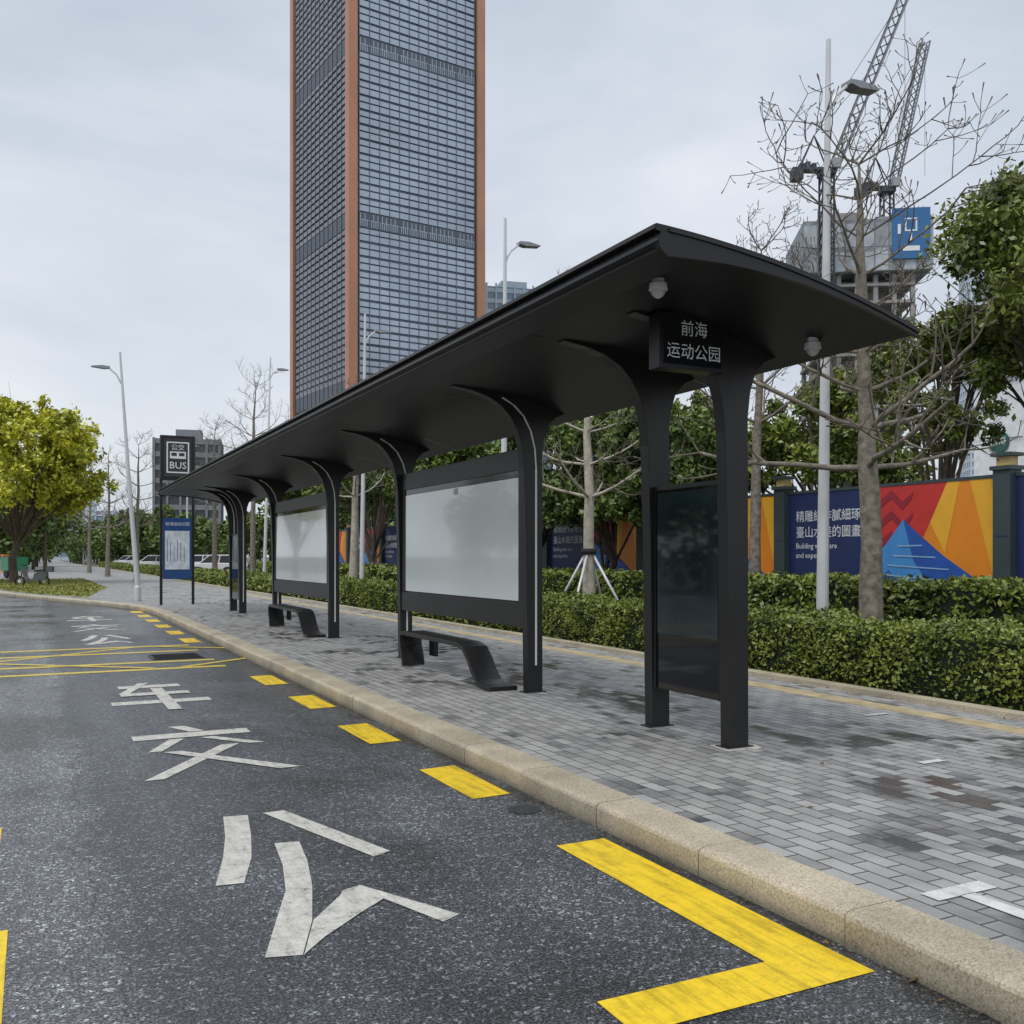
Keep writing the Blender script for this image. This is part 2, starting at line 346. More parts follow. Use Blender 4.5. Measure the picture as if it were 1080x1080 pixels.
b.prism(capprof(-.012,-.012),RY0+.031,RY0+.049,'Y',DARK2); b.prism(capprof(-.012,-.012),RY1-.049,RY1-.031,'Y',DARK2)
b.build('roof_end_trim',SH)
b=MB()
rib=[(x,ztop(x)-.012) for x in xs[1:]]+[(x,ztop(x)-.030) for x in xs[:0:-1]]
b.prism(rib,RY0-.012,RY0-.0005,'Y',DARK3); b.build('end_rib',SH)
b=MB()
b.box(3.285,3.2985,RY0,RY1,3.592,3.618,DARK3); b.box(3.31,3.3168,RY0,RY1,3.525,3.545,DARK3)
for yy in np.arange(RY0+1.6,RY1,3.2): b.box(3.2835,3.285,yy,yy+.006,3.592,3.618,GLOSSB)
b.build('fascia_lip',SH)
b=MB()
for yy in np.arange(RY0+2.3,RY1,2.9):
    for xa,xb in zip(xs[4:-1],xs[5:]): b.add([(xa,yy,zbot(xa)-.002),(xb,yy,zbot(xb)-.002),(xb,yy+.012,zbot(xb)-.002),(xa,yy+.012,zbot(xa)-.002)],[(0,1,2,3)],GLOSSB)
b.build('soffit_joint',SH)
post_y=[6.0,7.05,9.42,13.5,17.3,21.9,25.9,27.2]
def post_profile():
    pf=[(4.87,.15),(5.05,.15),(5.045,2.75),(5.07,2.95),(5.12,3.10),(5.22,3.20),(5.34,zbot(5.34)+.006)]
    for x in np.linspace(5.2,3.98,9): pf.append((x,zbot(x)+.006))
    pf+= [(3.98,zbot(3.98)-.015),(4.2,3.425),(4.38,3.375),(4.53,3.295),(4.645,3.185),(4.735,3.04),(4.79,2.86),(4.82,2.62),(4.845,1.8)]
    return pf
b=MB()
for y in post_y:
    b.prism(post_profile(),y-.06,y+.06,'Y',DARK3)
    b.box(4.83,5.09,y-.08,y+.08,.151,.160,DARK3)
b.build('curved_posts',SH,bevel=.006)
b=MB()
for y in post_y[2:]:
    yf=y-.0635
    b.box(4.955,4.978,yf,yf+.003,.45,2.62,LED)
    pts=[(4.967,2.62),(4.95,2.84),(4.90,3.03),(4.81,3.19),(4.69,3.30),(4.55,3.375)]
    for (xa,za),(xb,zb) in zip(pts[:-1],pts[1:]):
        b.add([(xa-.009,yf,za),(xa+.009,yf,za+.004),(xb+.009,yf,zb+.008),(xb-.009,yf,zb-.006)],[(0,1,2,3)],LED)
b.build('post_light_strip',SH)
b=MB(); b.poly([(4.78,5.86,.1515),(5.10,5.84,.1515),(5.16,6.0,.1515),(5.12,6.13,.1515),(4.8,6.12,.1515)],M('mortar_patch',(.5,.47,.42),.8,0,.3,12)); b.build('post_footing',SH)
def lightbox(y0,y1):
    f=MB()
    f.box(4.90,5.00,y0,y1,.86,2.86,DARK3)
    f.box(4.872,4.8995,y0,y1,2.62,2.86,DARK3)
    f.box(4.872,4.8995,y0,y1,.86,1.13,DARK3)
    f.box(4.878,4.8995,y0,y0+.13,1.131,2.619,DARK3); f.box(4.878,4.8995,y1-.13,y1,1.131,2.619,DARK3)
    f.build('lightbox_frame',SH,bevel=.004)
    p=MB(); p.box(4.890,4.8985,y0+.132,y1-.132,1.15,2.54,MILK); p.box(4.889,4.8988,y0+.132,y1-.132,2.541,2.618,GLOSSB)
    cy=(y0+y1)/2
    p.box(4.886,4.8895,cy-.10,cy+.03,2.45,2.53,M('label_grey',(.5,.52,.52),.5))
    p.build('lightbox_panel',SH)
    q=MB(); q.box(5.002,5.008,y0+.15,y1-.15,1.15,2.54,MILK); q.build('lightbox_back',SH)
lightbox(9.49,13.43); lightbox(17.37,21.83)
def digital(y0,y1):
    f=MB(); f.box(4.89,5.02,y0,y1,.50,2.26,GLOSSB); f.box(4.883,4.8895,y0+.05,y1-.05,.98,2.20,SCREEN)
    f.box(4.884,4.8895,y0+.1,y1-.1,.93,.94,DARK3); f.box(5.021,5.026,y0+.05,y1-.05,.98,2.2,SCREEN)
    f.box(4.875,4.889,y0,y0+.035,.50,2.26,DARK); f.box(4.875,4.889,y1-.035,y1,.50,2.26,DARK); f.box(4.875,4.889,y0+.0355,y1-.0355,2.225,2.26,DARK)
    f.build('digital_display',SH)
digital(6.062,6.988); digital(25.962,27.138)
def bench(y0,y1):
    c=[(y0,.175),(y0+.20,.18),(y0+.36,.22),(y0+.50,.33),(y0+.62,.46),(y0+.76,.565),(y0+.95,.60),(y1-.12,.605),(y1-.03,.585),(y1,.53),(y1-.02,.42),(y1-.08,.30),(y1-.12,.20),(y1-.12,.16)]
    th=.026; up=[];lo=[]
    for i,(yy,zz) in enumerate(c):
        a=Vector(c[max(i-1,0)]);d=Vector(c[min(i+1,len(c)-1)]);t=(d-a).normalized();n=Vector((-t.y,t.x))
        up.append((yy+n.x*th,zz+n.y*th)); lo.append((yy-n.x*th,zz-n.y*th))
    m=MB(); n=len(c); x0,x1=4.52,4.84
    vs=[(x0,*p) for p in up]+[(x0,*p) for p in lo]+[(x1,*p) for p in up]+[(x1,*p) for p in lo]
    fs=[]
    for i in range(n-1):
        fs+= [(i,i+1,n+i+1,n+i),(2*n+i,3*n+i,3*n+i+1,2*n+i+1),(i,2*n+i,2*n+i+1,i+1),(n+i,n+i+1,3*n+i+1,3*n+i)]
    fs+=[(0,n,3*n,2*n),(n-1,2*n-1,4*n-1,3*n-1)]
    m.add(vs,fs,DARK3)
    m.box(4.845,4.87,y0,y0+.25,.153,.2,DARK3); m.box(4.845,4.90,y1-.5,y1-.3,.3,.56,DARK3)
    m.build('bench_seat',SH,bevel=.004)
bench(9.62,12.55); bench(17.5,20.8)
nb=MB(); nb.box(4.10,4.70,5.80,5.935,3.04,3.45,DARK); nb.box(4.13,4.67,5.796,5.7995,3.07,3.42,GLOSSB)
nb.box(4.35,4.50,5.84,5.90,3.451,zbot(4.5)+.02,DARK); nb.box(4.6,4.86,5.936,5.96,3.1,3.4,DARK3)
nb.build('name_sign_box',SH,bevel=.004)
TXT=M('sign_white',(.75,.78,.80),.5,0,.02)
text('name_text_a','前海',.125,(4.41,5.7935,3.335),FACE_S,TXT,SH)
text('name_text_b','运动公园',.125,(4.41,5.7935,3.165),FACE_S,TXT,SH)
for (cx,cy) in ((3.68,5.22),(5.22,5.42)):
    d=MB(); zb=zbot(cx)
    d.tube([(cx,cy,zb+.01),(cx,cy,zb-.02),(cx,cy,zb-.03)],[.04,.04,.052],WHITEM,20)
    d.tube([(cx,cy,zb-.03),(cx,cy,zb-.072)],[.058,.062],WHITEM,20)
    d.tube([(cx,cy,zb-.072),(cx,cy,zb-.095),(cx,cy,zb-.115),(cx,cy,zb-.127)],[.05,.045,.03,.010],M('dome_grey',(.40,.40,.40),.15),20)
    d.build('dome_camera',SH)
# ------------------------------------------------------------ bus stop totem
BS=E('bus_stop_sign',(4.05,31.5,.15)); b=MB()
for x in (3.55,4.5): b.box(x-.04,x+.04,31.46,31.54,.15,4.1,DARK3)
b.box(3.52,4.55,31.42,31.58,4.02,5.42,DARK); b.box(3.62,4.45,31.40,31.419,4.12,5.32,GLOSSB)
b.build('frame',BS,bevel=.01)
b=MB()
for a in ((3.70,4.37,5.18,5.22),(3.70,4.37,4.25,4.29)): b.box(a[0],a[1],31.392,31.3995,a[2],a[3],TXT)
for a in ((3.70,3.74),(4.33,4.37)): b.box(a[0],a[1],31.392,31.3995,4.291,5.179,TXT)
b.box(3.80,4.27,31.392,31.3995,4.70,4.92,TXT); b.box(3.84,4.0,31.389,31.3915,4.78,4.88,GLOSSB); b.box(4.07,4.23,31.389,31.3915,4.78,4.88,GLOSSB)
b.build('bus_symbol',BS)
text('bus_text','BUS',.3,(4.035,31.395,4.48),FACE_S,TXT,BS); text('bus_text_top','公交',.2,(4.035,31.395,5.04),FACE_S,TXT,BS)
b=MB(); b.box(3.60,4.45,31.45,31.53,.95,2.85,M('sign_blue',(.02,.07,.22),.3)); b.box(3.66,4.39,31.444,31.4495,1.25,2.45,M('sign_paper',(.66,.72,.78),.4,0,.2,6))
for k in range(6): b.box(3.72+.10*k,3.735+.10*k,31.441,31.4435,1.5,2.2-.1*(k%3),M('sign_blue',(0,0,0)))
b.build('route_board',BS); text('route_text','前海运动公园',.12,(4.03,31.444,2.66),FACE_S,TXT,BS)
# ------------------------------------------------------------ street lamps
def lamp(x,y,h,dirx,lean=0):
    b=MB(); bz=.12
    b.tube([(x,y,bz),(x,y,bz+.5),(x,y,bz+.55),(x+lean*.5,y,h*.5),(x+lean,y,h)],[.115,.115,.088,.066,.034],WHITEM,14)
    b.box(x-.18,x+.18,y-.18,y+.18,bz,bz+.03,WHITEM)
    hz=h-.55
    def arm(s,L,zz):
        bx=x+lean*(zz/h)
        b.tube([(bx,y,zz-.5),(bx+s*L*.35,y,zz-.22),(bx+s*L,y,zz)],[.03,.026,.022],WHITEM,8)
        hx=bx+s*L; b.prism([(hx-.05*s,zz-.03),(hx+.12*s,zz-.06),(hx+.50*s,zz-.02),(hx+.52*s,zz+.0),(hx+.2*s,zz+.05),(hx-.05*s,zz+.03)],y-.10,y+.10,'Y',M('lamp_head',(.28,.29,.31),.4,.3))
    arm(dirx,.40,hz)
    b.build('street_lamp',origin=(x,y,0))
lamp(10.0,10.2,9.0,1,.12); lamp(10.0,20.5,9.7,1,.05); lamp(10.1,31.8,10.0,1,.12); lamp(10.2,47.8,11.5,1,.3)
lamp(3.15,34.6,8.5,-1,-.55); lamp(10.3,75,10.5,1); lamp(-5,120,10,-1)
# ------------------------------------------------------------ hedges
def hedge(name,x0,x1,y0,y1,h,dens,size):
    b=MB(); i=.05
    y=y0
    while y<y1:
        y2=min(y+2,y1); b.box(x0+i,x1-i,y,y2-.001,.1,h-i-.02,HCORE); y=y2
    L=y1-y0; P=[]
    def wob(a,c): return .04*np.sin(a*2.1)+.03*np.sin(a*5.3+c)+.02*np.sin(a*11+c*2)
    n=int(L*(x1-x0)*dens); yy=rng.uniform(y0,y1,n); xx=rng.uniform(x0,x1,n)
    edge=np.minimum(1,np.minimum(xx-x0,x1-xx)/.12); P.append(np.stack([xx,yy,h+wob(yy,xx*3)-.06*(1-edge)+rng.normal(0,.022,n)],1))
    n=int(L*h*dens); yy=rng.uniform(y0,y1,n); zz=.12+(h-.12)*rng.random(n)**.8
    P.append(np.stack([x0+wob(yy,zz*6)*.8+rng.normal(0,.025,n)+.05*np.maximum(0,(zz-h+.15))/.15,yy,zz],1))
    n=int(h*(x1-x0)*dens); xx=rng.uniform(x0,x1,n); zz=rng.uniform(.12,h,n); P.append(np.stack([xx,y0+rng.normal(0,.02,n),zz],1))
    n=int(L*22); yy=rng.uniform(y0,y1,n); xx=rng.uniform(x0,x1,n); P.append(np.stack([xx,yy,h+.02+.11*rng.random(n)],1))
    b.leaves(np.concatenate(P),size,LEAF_H,asp=.55)
    b.build(name)
hedge('hedge',8.5,9.55,2.5,16.5,.86,1300,.028)
hedge('hedge',8.5,9.55,16.5,34,.86,600,.04)
hedge('hedge',8.5,9.55,34,150,.80,110,.09)
hedge('hedge',12.2,13.4,4,32,1.22,320,.055)
hedge('hedge',12.2,13.4,32,62,1.2,100,.1)
b=MB(); n=9000; xx=rng.uniform(9.6,12.2,n); yy=rng.uniform(3,40,n); b.leaves(np.stack([xx,yy,.16+.12*rng.random(n)+.08*np.sin(xx*3+yy)],1),.08,LEAF_R); b.build('ground_cover')
# ------------------------------------------------------------ hoarding wall with mural
WX=15.3
HW=E('hoarding_wall',(WX,30,.1))
NAVY=M('navy_print',(.014,.026,.105),.45,0,.1,2); ORG=M('orange_print',(.78,.25,.015),.45,0,.06,2); AMB=M('amber_print',(.82,.42,.03),.45,0,.06)
RED=M('red_print',(.55,.035,.03),.45,0,.08); BLU=M('sky_blue_print',(.06,.26,.60),.45,0,.08); DBL=M('mid_blue_print',(.02,.09,.38),.45); CRM=M('maroon_print',(.28,.02,.035),.5)
PIL=M('pillar_green_grey',(.045,.065,.07),.5,.1); GLD=M('lamp_gold',(.55,.40,.15),.5)
WH=3.05
b=MB(); b.box(WX,WX+.12,-.0,61.6,.1,WH,NAVY); b.box(WX-.02,WX+.14,0,61.6,WH+.001,WH+.06,PIL); b.box(WX-.03,WX-.001,0,61.6,.1,.35,PIL)
b.build('panels',HW)
b=MB()
for k in range(12):
    y=5.6*k; b.box(WX-.14,WX+.16,y-.17,y+.17,.1,WH+.12,PIL); b.box(WX-.18,WX+.2,y-.21,y+.21,WH+.121,WH+.19,PIL)
    b.box(WX-.10,WX+.12,y-.13,y+.13,WH+.191,WH+.36,GLD); b.box(WX-.17,WX+.19,y-.2,y+.2,WH+.361,WH+.42,PIL)
    for zz in (1.0,2.0): b.box(WX-.145,WX-.1405,y-.12,y+.12,zz,zz+.02,NAVY)
b.build('pillars',HW)
b=MB()
for k in range(11):
    a=5.6*k+.19; e=5.6*k+2.9; w=e-a
    def q(pts,lay,mat): b.poly([(WX-.004*lay,e-u*w,.36+v*(WH-.36)) for u,v in pts],mat)
    q([(0,0),(1,0),(1,1),(0,1)],1,ORG)
    q([(0,1),(.62,1),(.42,.62),(.2,.3),(0,.3)],2,RED)
    q([(.80,1),(1,1),(1,.25)],2,AMB); q([(.48,.72),(.62,1),(.72,1),(.60,.5)],2,AMB)
    q([(0,.3),(0,.62),(.24,.4)],3,CRM)
    for j in range(3): q([(.04,.90-.15*j),(.14,.97-.15*j),(.24,.88-.15*j),(.34,.95-.15*j),(.32,.90-.15*j),(.24,.82-.15*j),(.14,.91-.15*j),(.04,.84-.15*j)],4,CRM)
    q([(0,.0),(0,.48),(.10,.58),(.25,.75),(.36,.66),(.60,.48),(.86,.32),(1,.22),(1,0)],5,BLU)
    q([(.25,.75),(.36,.66),(.60,.48),(.86,.32),(1,.22),(1,.0),(.5,0),(.46,.3),(.34,.45)],6,DBL)
    q([(0,0),(0,.3),(.12,.38),(.2,.28),(.34,.2),(.4,0)],6,DBL)
    q([(.5,.0),(.62,.33),(.75,.25),(1,.12),(1,0)],7,BLU)
    for j in range(4): q([(.06+.05*j,.34+.07*j),(.75-.11*j,.30+.085*j),(.75-.11*j,.309+.085*j),(.06+.05*j,.352+.07*j)],8,M('pale_line',(.25,.42,.66),.5))
b.build('mural',HW)
for k in range(11):
    yc=5.6*k+5.2
    text('slogan_a','精雕細作膩細琢',.27,(WX-.006,yc,2.52),FACE_W,TXT,HW,'LEFT'); text('slogan_b','臺山水美的圖畫',.27,(WX-.006,yc,2.17),FACE_W,TXT,HW,'LEFT')
    text('slogan_c','Building with care',.17,(WX-.006,yc,1.88),FACE_W,TXT,HW,'LEFT'); text('slogan_d','and expertise',.17,(WX-.006,yc,1.67),FACE_W,TXT,HW,'LEFT')
# ------------------------------------------------------------ trees
def rec(b,p,d,L,r,depth,rs,mat,mat2,upb,knob):
    n=5 if depth>1 else (4 if depth>0 else 3); pts=[p.copy()]; rad=[r]; q=p.copy(); dd=d.copy()
    for i in range(n):
        dd=(dd+Vector((rs.uniform(-.22,.22),rs.uniform(-.22,.22),rs.uniform(-.10,.14)+upb*(i/n)))).normalized(); q=q+dd*L/n; pts.append(q.copy()); rad.append(r*(1-.5*(i+1)/n))
    if depth==0 and knob: rad[-2]=r*.8; rad[-1]=r*2.0
    b.tube(pts,rad,mat if r>.02 else mat2,6 if r>.03 else 4,depth==0 and knob)
    if depth==0:
        return
    k=rs.randint(5,7) if depth>1 else rs.randint(4,6)
    for j in range(k):
        t=rs.uniform(.25,1.0) if j>1 else 1.0; f=t*n; i=min(int(f),n-1); a=pts[i].lerp(pts[i+1],f-i)
        base=(pts[i+1]-pts[i]).normalized(); s=Vector((rs.gauss(0,1),rs.gauss(0,1),rs.gauss(.3,.8))); s=(s-base*s.dot(base)); s.normalize()
        nd=(base*.6+s*rs.uniform(.6,1.0)).normalized(); rec(b,a,nd,L*rs.uniform(.32,.52),max(rad[i]*.55,.0048*2**(depth-1)),depth-1,rs,mat,mat2,upb*1.3,knob)
def bare_tree(x,y,h,tr,spread,seed,first=.3,whorls=8,depth=3,supports=False,bark=None,prof=None,upb=.16,knob=False):
    rs=random.Random(seed); b=MB(); bark=bark or BARK; n=12; pts=[];rad=[]
    ox=oy=0
    for i in range(n+1):
        t=i/n; ox+=rs.uniform(-.06,.06); oy+=rs.uniform(-.06,.06)
        pts.append(Vector((x+ox*t,y+oy*t,.1+t*(h-.1)*.93))); rad.append((tr*(1.25 if i==0 else 1)*(1-t)**.75+.014)*rs.uniform(.94,1.06))
    b.tube(pts,rad,bark,12,False)
    for w in range(whorls):
        u=w/(whorls-1); t=first+(1-first)*u; f=min(t*n,n-.01); i=int(f); a=pts[i].lerp(pts[i+1],f-i)
        L=spread*(prof[w] if prof else (1.0-.55*u))*rs.uniform(.85,1.1); az0=rs.uniform(0,6.28); k=rs.randint(3,4)
        for j in range(k):
            az=az0+j*6.28/k+rs.uniform(-.4,.4); el=rs.uniform(.05,.35)+.35*u
            d=Vector((math.cos(az)*math.cos(el),math.sin(az)*math.cos(el),math.sin(el)))
            rec(b,a,d,L*rs.uniform(.6,1),max(rad[i]*.34,.016),depth-1,rs,bark,TWIG,upb,knob)
    if supports:
        for j in range(4):
            az=.6+j*1.571; b.tube([(x+1.0*math.cos(az),y+1.0*math.sin(az),.15),(x+.06*math.cos(az),y+.06*math.sin(az),1.75)],.028,WHITEM,8)
        b.tube([(pts[2].x,pts[2].y,1.70),(pts[2].x,pts[2].y,1.82)],tr+.03,BLACKR,12)
    b.build('bare_kapok_tree',smooth=True,origin=(x,y,.1))
bare_tree(10.15,9.45,7.5,.16,2.15,11,.40,9,3,prof=[1.25,1.0,.6,.5,.6,.85,.95,.85,.6],upb=.10,knob=True)
PALE=M('pale_bark',(.42,.38,.31),.85,0,.25,7,.5,30)
bare_tree(10.5,17.4,7.6,.13,1.7,5,.40,7,3,supports=True,bark=PALE)
bare_tree(10.6,34.4,8.2,.17,2.2,9,.5,6,3,bark=PALE)
bare_tree(13.6,15.8,8.6,.13,2.1,21,.55,6,3,knob=True)
bare_tree(10.5,52,11.5,.17,3.0,31,.5,7,3); bare_tree(10.5,64,10.5,.17,3.0,32,.5,7,3); bare_tree(5.6,62,9.0,.14,2.6,33,.4,7,3)
bare_tree(5.0,78,10,.16,2.8,35,.4,7,2); bare_tree(4.6,96,11,.16,3.0,36,.4,7,2)
def leafy(x,y,h,cr,cz,seed,leafm,nleaf=14000,size=.11,tr=.16,nb=16,flat=.75,name='leafy_tree',bark=None):
    rs=random.Random(seed); b=MB(); bark=bark or BARK2
    trunk=[Vector((x+rs.uniform(-.1,.1)*i,y+rs.uniform(-.1,.1)*i,.1+(cz-.1)*i/4)) for i in range(5)]
    b.tube(trunk,[tr*1.3,tr,tr*.9,tr*.8,tr*.6],bark,10,False)
    cent=[]
    for i in range(nb):
        az=rs.uniform(0,6.28); el=rs.uniform(-.35,1.2); rr=cr*rs.uniform(.45,.9)
        c=Vector((x+rr*math.cos(az)*math.cos(el),y+rr*math.sin(az)*math.cos(el),cz+(h-cz)*.42+(h-cz)*.50*math.sin(el)))
        cent.append((c,cr*rs.uniform(.22,.38)))
        mid=trunk[3].lerp(c,.5)+Vector((0,0,.1)); b.tube([trunk[rs.choice((2,3,3))],mid,c],[tr*.4,tr*.25,.02],bark,6,False)
        for _ in range(4):
            b.tube([mid.lerp(c,rs.random()),c+Vector((rs.gauss(0,1),rs.gauss(0,1),rs.gauss(0,.8)))*cr*.22],[.02,.006],bark,4,False)
    P=[]; tot=sum(r*r for c,r in cent)
    for c,r in cent:
        n=int(nleaf*r*r/tot); ns=max(6,n//60)
        d=rng.normal(size=(ns,3)); d/=np.linalg.norm(d,axis=1)[:,None]; cl=d*(rng.random(ns)**.4)[:,None]*r*np.array([1,1,flat])
        k=rng.integers(0,ns,n); P.append(np.array(c)+cl[k]+rng.normal(size=(n,3))*r*.14)
    b.leaves(np.concatenate(P),size,leafm,asp=.5)
    return b.build(name,origin=(x,y,.1))
leafy(17.8,11.6,9.3,2.7,4.2,1,LEAF_R,28000,.075,nb=26)
leafy(17.4,14.3,6.9,1.9,3.4,41,LEAF_R,15000,.075,nb=16,tr=.12)
leafy(19.5,19.8,6.5,2.4,2.8,2,LEAF_R,18000,.09,nb=18)
leafy(17.0,22.5,6.1,2.4,2.6,3,LEAF_R,17000,.09,nb=18)
leafy(14.2,20.0,5.5,2.0,1.9,4,LEAF_D,20000,.085,tr=.12,nb=20)
leafy(14.2,22.8,5.8,2.0,1.9,42,LEAF_D,18000,.09,tr=.12,nb=20)
leafy(14.0,26.2,6.4,2.4,2.2,6,LEAF_D,18000,.10,nb=20)
leafy(14.0,31.5,6.2,2.4,2.2,12,LEAF_D,14000,.11)
leafy(17,38,6.8,2.8,2.4,13,LEAF_R,12000,.13)
leafy(14.5,44,6.5,2.6,2.4,14,LEAF_D,10000,.14)
leafy(18,55,7.2,3.2,2.4,15,LEAF_D,10000,.16)
leafy(16,68,7.0,3.2,2.4,16,LEAF_R,10000,.17)
leafy(-.9,60,10.4,4.4,3.2,22,LEAF_Y,32000,.15,tr=.22,nb=34,flat=.85)
leafy(-6.5,66,9.5,3.8,3.4,23,LEAF_Y,8000,.19,tr=.2,nb=20)
def belt(name,spots,mat,n=260,ls=.28):
    b=MB(); P=[]; rs=random.Random(3)
    for (xx,yy,h,r) in spots:
        b.tube([(xx,yy,0),(xx,yy,h*.55)],[.2,.12],BARK2,6,False)
        for _ in range(7):
            c=np.array([xx+rs.gauss(0,r*.5),yy+rs.gauss(0,r*.5),h*.62+rs.gauss(0,h*.15)])
            d=rng.normal(size=(n,3)); d/=np.linalg.norm(d,axis=1)[:,None]; P.append(c+d*(rng.random(n)**.35)[:,None]*r*.5)
    b.leaves(np.concatenate(P),ls,mat,asp=.6); b.build(name)
rs=random.Random(3); sp=[]
for i in range(140):
    if i<60: yy=rs.uniform(90,330); xx=rs.uniform(9,24)
    elif i<100: yy=rs.uniform(100,330); xx=rs.uniform(-3.5,2.5)-rs.random()*4
    else: yy=rs.uniform(60,200); xx=rs.uniform(24,90)
    sp.append((xx,yy,rs.uniform(5,8.5) if i<100 else rs.uniform(4.5,6.5),rs.uniform(2,3.6)))
belt('distant_trees',sp,LEAF_D)
belt('roadside_trees',[(-19+rs.uniform(-1,1),-8+5.5*i,rs.uniform(6,8.5),rs.uniform(2.6,3.4)) for i in range(14)],LEAF_D,220,.24)
# ------------------------------------------------------------ office tower
TW=E('office_tower',W(250,-42,0))
C=W(250,-42); ra=Vector((33*FY+21*FX,-33*FX+21*FY,0)).normalized(); lb=Vector((-21*FY+33*FX,21*FX+33*FY,0)).normalized()
M4=Matrix(((ra.x,lb.x,0,C.x),(ra.y,lb.y,0,C.y),(0,0,1,0),(0,0,0,1)))
A,B,H=39.2,42.6,190
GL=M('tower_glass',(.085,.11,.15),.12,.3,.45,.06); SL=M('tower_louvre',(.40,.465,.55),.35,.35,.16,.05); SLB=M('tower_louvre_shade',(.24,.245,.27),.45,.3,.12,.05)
BRZ=M('bronze_cladding',(.46,.225,.135),.45,.2,.10,.1); MUL=M('tower_mullion',(.12,.14,.17),.4,.4); BAND=M('tower_plant_floor',(.10,.12,.15),.6)
b=MB(); b.box(0,A,0,B,0,H,GL,M4); b.build('glass_core',TW)
b=MB(); bands=[(134,138),(88,92),(44,48),(176,180)]
zz=2.0; i=0
while zz<H-2:
    inb=any(a-1.2<zz<c for a,c in bands)
    if not inb:
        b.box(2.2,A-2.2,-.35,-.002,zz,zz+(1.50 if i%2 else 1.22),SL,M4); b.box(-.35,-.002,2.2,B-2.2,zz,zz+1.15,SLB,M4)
    zz+=1.92; i+=1
b.build('louvres',TW)
b=MB()
for i in range(13): x=2.2+(A-4.4)*i/12; b.box(x-.07,x+.07,-.5,-.36,0,H,MUL,M4)
for i in range(13): y=2.2+(B-4.4)*i/12; b.box(-.5,-.36,y-.09,y+.09,0,H,MUL,M4)
for a,c in bands:
    b.box(2.2,A-2.2,-.30,-.003,a,c,BAND,M4); b.box(-.30,-.003,2.2,B-2.2,a,c,BAND,M4)
    for i in range(56): x=2.5+(A-5)*i/55; b.box(x,x+.22,-.345,-.301,a+.3,c-1.9 if i%2 else c-.3,SL,M4)
    b.box(2.2,A-2.2,-.36,-.346,(a+c)/2-.1,(a+c)/2+.1,SL,M4)
b.build('mullions_and_plant_floors',TW)
b=MB()
for (x0,x1,y0,y1) in ((-1.0,1.5,-1.0,1.5),(A-1.5,A+1.0,-1.0,1.5),(-1.0,1.5,B-1.5,B+1.0),(A-1.5,A+1,B-1.5,B+1)): b.box(x0,x1,y0,y1,0,H+3,BRZ,M4)
b.build('bronze_corner_fins',TW)
def frameat(d,lat,yaw=0):
    c=W(d,lat); r=Vector((FY,-FX,0)); r.rotate(Matrix.Rotation(yaw,3,'Z')); bk=Vector((-r.y,r.x,0))
    return Matrix(((r.x,bk.x,0,c.x),(r.y,bk.y,0,c.y),(0,0,1,0),(0,0,0,1)))
def grid_building(name,d,l0,l1,h,depth,wallm,glassm,floor=3.6,bay=3.2,yaw=.25):
    e=E(name,W(d,l0)); m4=frameat(d,l0,yaw); w=l1-l0
    b=MB(); b.box(0,w,0,depth,0,h,glassm,m4); b.build('glazing',e)
    b=MB(); z=0
    while z<h: b.box(-.25,w+.25,-.25,depth+.25,z,z+floor*.38,wallm,m4); z+=floor
    nb=int(w/bay)
    for i in range(nb+1): x=w*i/nb; b.box(x-.3,x+.3,-.4,-.251,0,h+1,wallm,m4)
    for i in range(int(depth/bay)+1): y=bay*i; b.box(-.4,-.251,y-.3,y+.3,0,h+1,wallm,m4); b.box(w+.251,w+.4,y-.3,y+.3,0,h+1,wallm,m4)
    b.box(w*.3,w*.7,depth*.3,depth*.7,h,h+4,wallm,m4); b.build('facade',e)
PB=M('pale_blue_cladding',(.50,.57,.64),.5); PG=M('pale_glass',(.22,.30,.38),.2)
grid_building('glass_office_block',320,-8.5,14,92,22,PB,PG)
grid_building('concrete_office_block',260,-97,-80,33,18,M('grey_facade',(.22,.23,.25),.7),M('dark_windows',(.05,.06,.075),.3))
grid_building('pale_apartment_tower',420,201,214,128,20,PB,PG,yaw=-.2)
grid_building('distant_block',380,-190,-160,20,25,PB,PG)
SB=E('site_building',(42,20,0)); b=MB(); SW=M('white_render',(.72,.74,.76),.6)
b.box(40,54,4,31,0,9.9,SW); b.box(39.8,54.2,3.8,31.2,9.901,10.2,CONC); b.build('walls',SB)
b=MB()
for k in range(7): b.box(39.95,39.99,5.5+3.6*k,7.9+3.6*k,1.2,2.9,PG)
b.build('windows',SB)
b=MB(); b.tube([(39.94,29.6,6.95),(39.85,29.6,6.95)],.5,M('disc_green',(.02,.10,.08),.4),24); b.build('round_sign',SB)
GT=M('grey_text',(.16,.18,.21),.6)
text('round_sign_text','前海',.42,(39.83,29.6,6.95),FACE_W,TXT,SB); text('wall_text','水之',.8,(39.93,29.9,8.6),FACE_W,GT,SB)
text('wall_text_b','一棵',.8,(39.93,28.4,7.0),FACE_W,GT,SB)
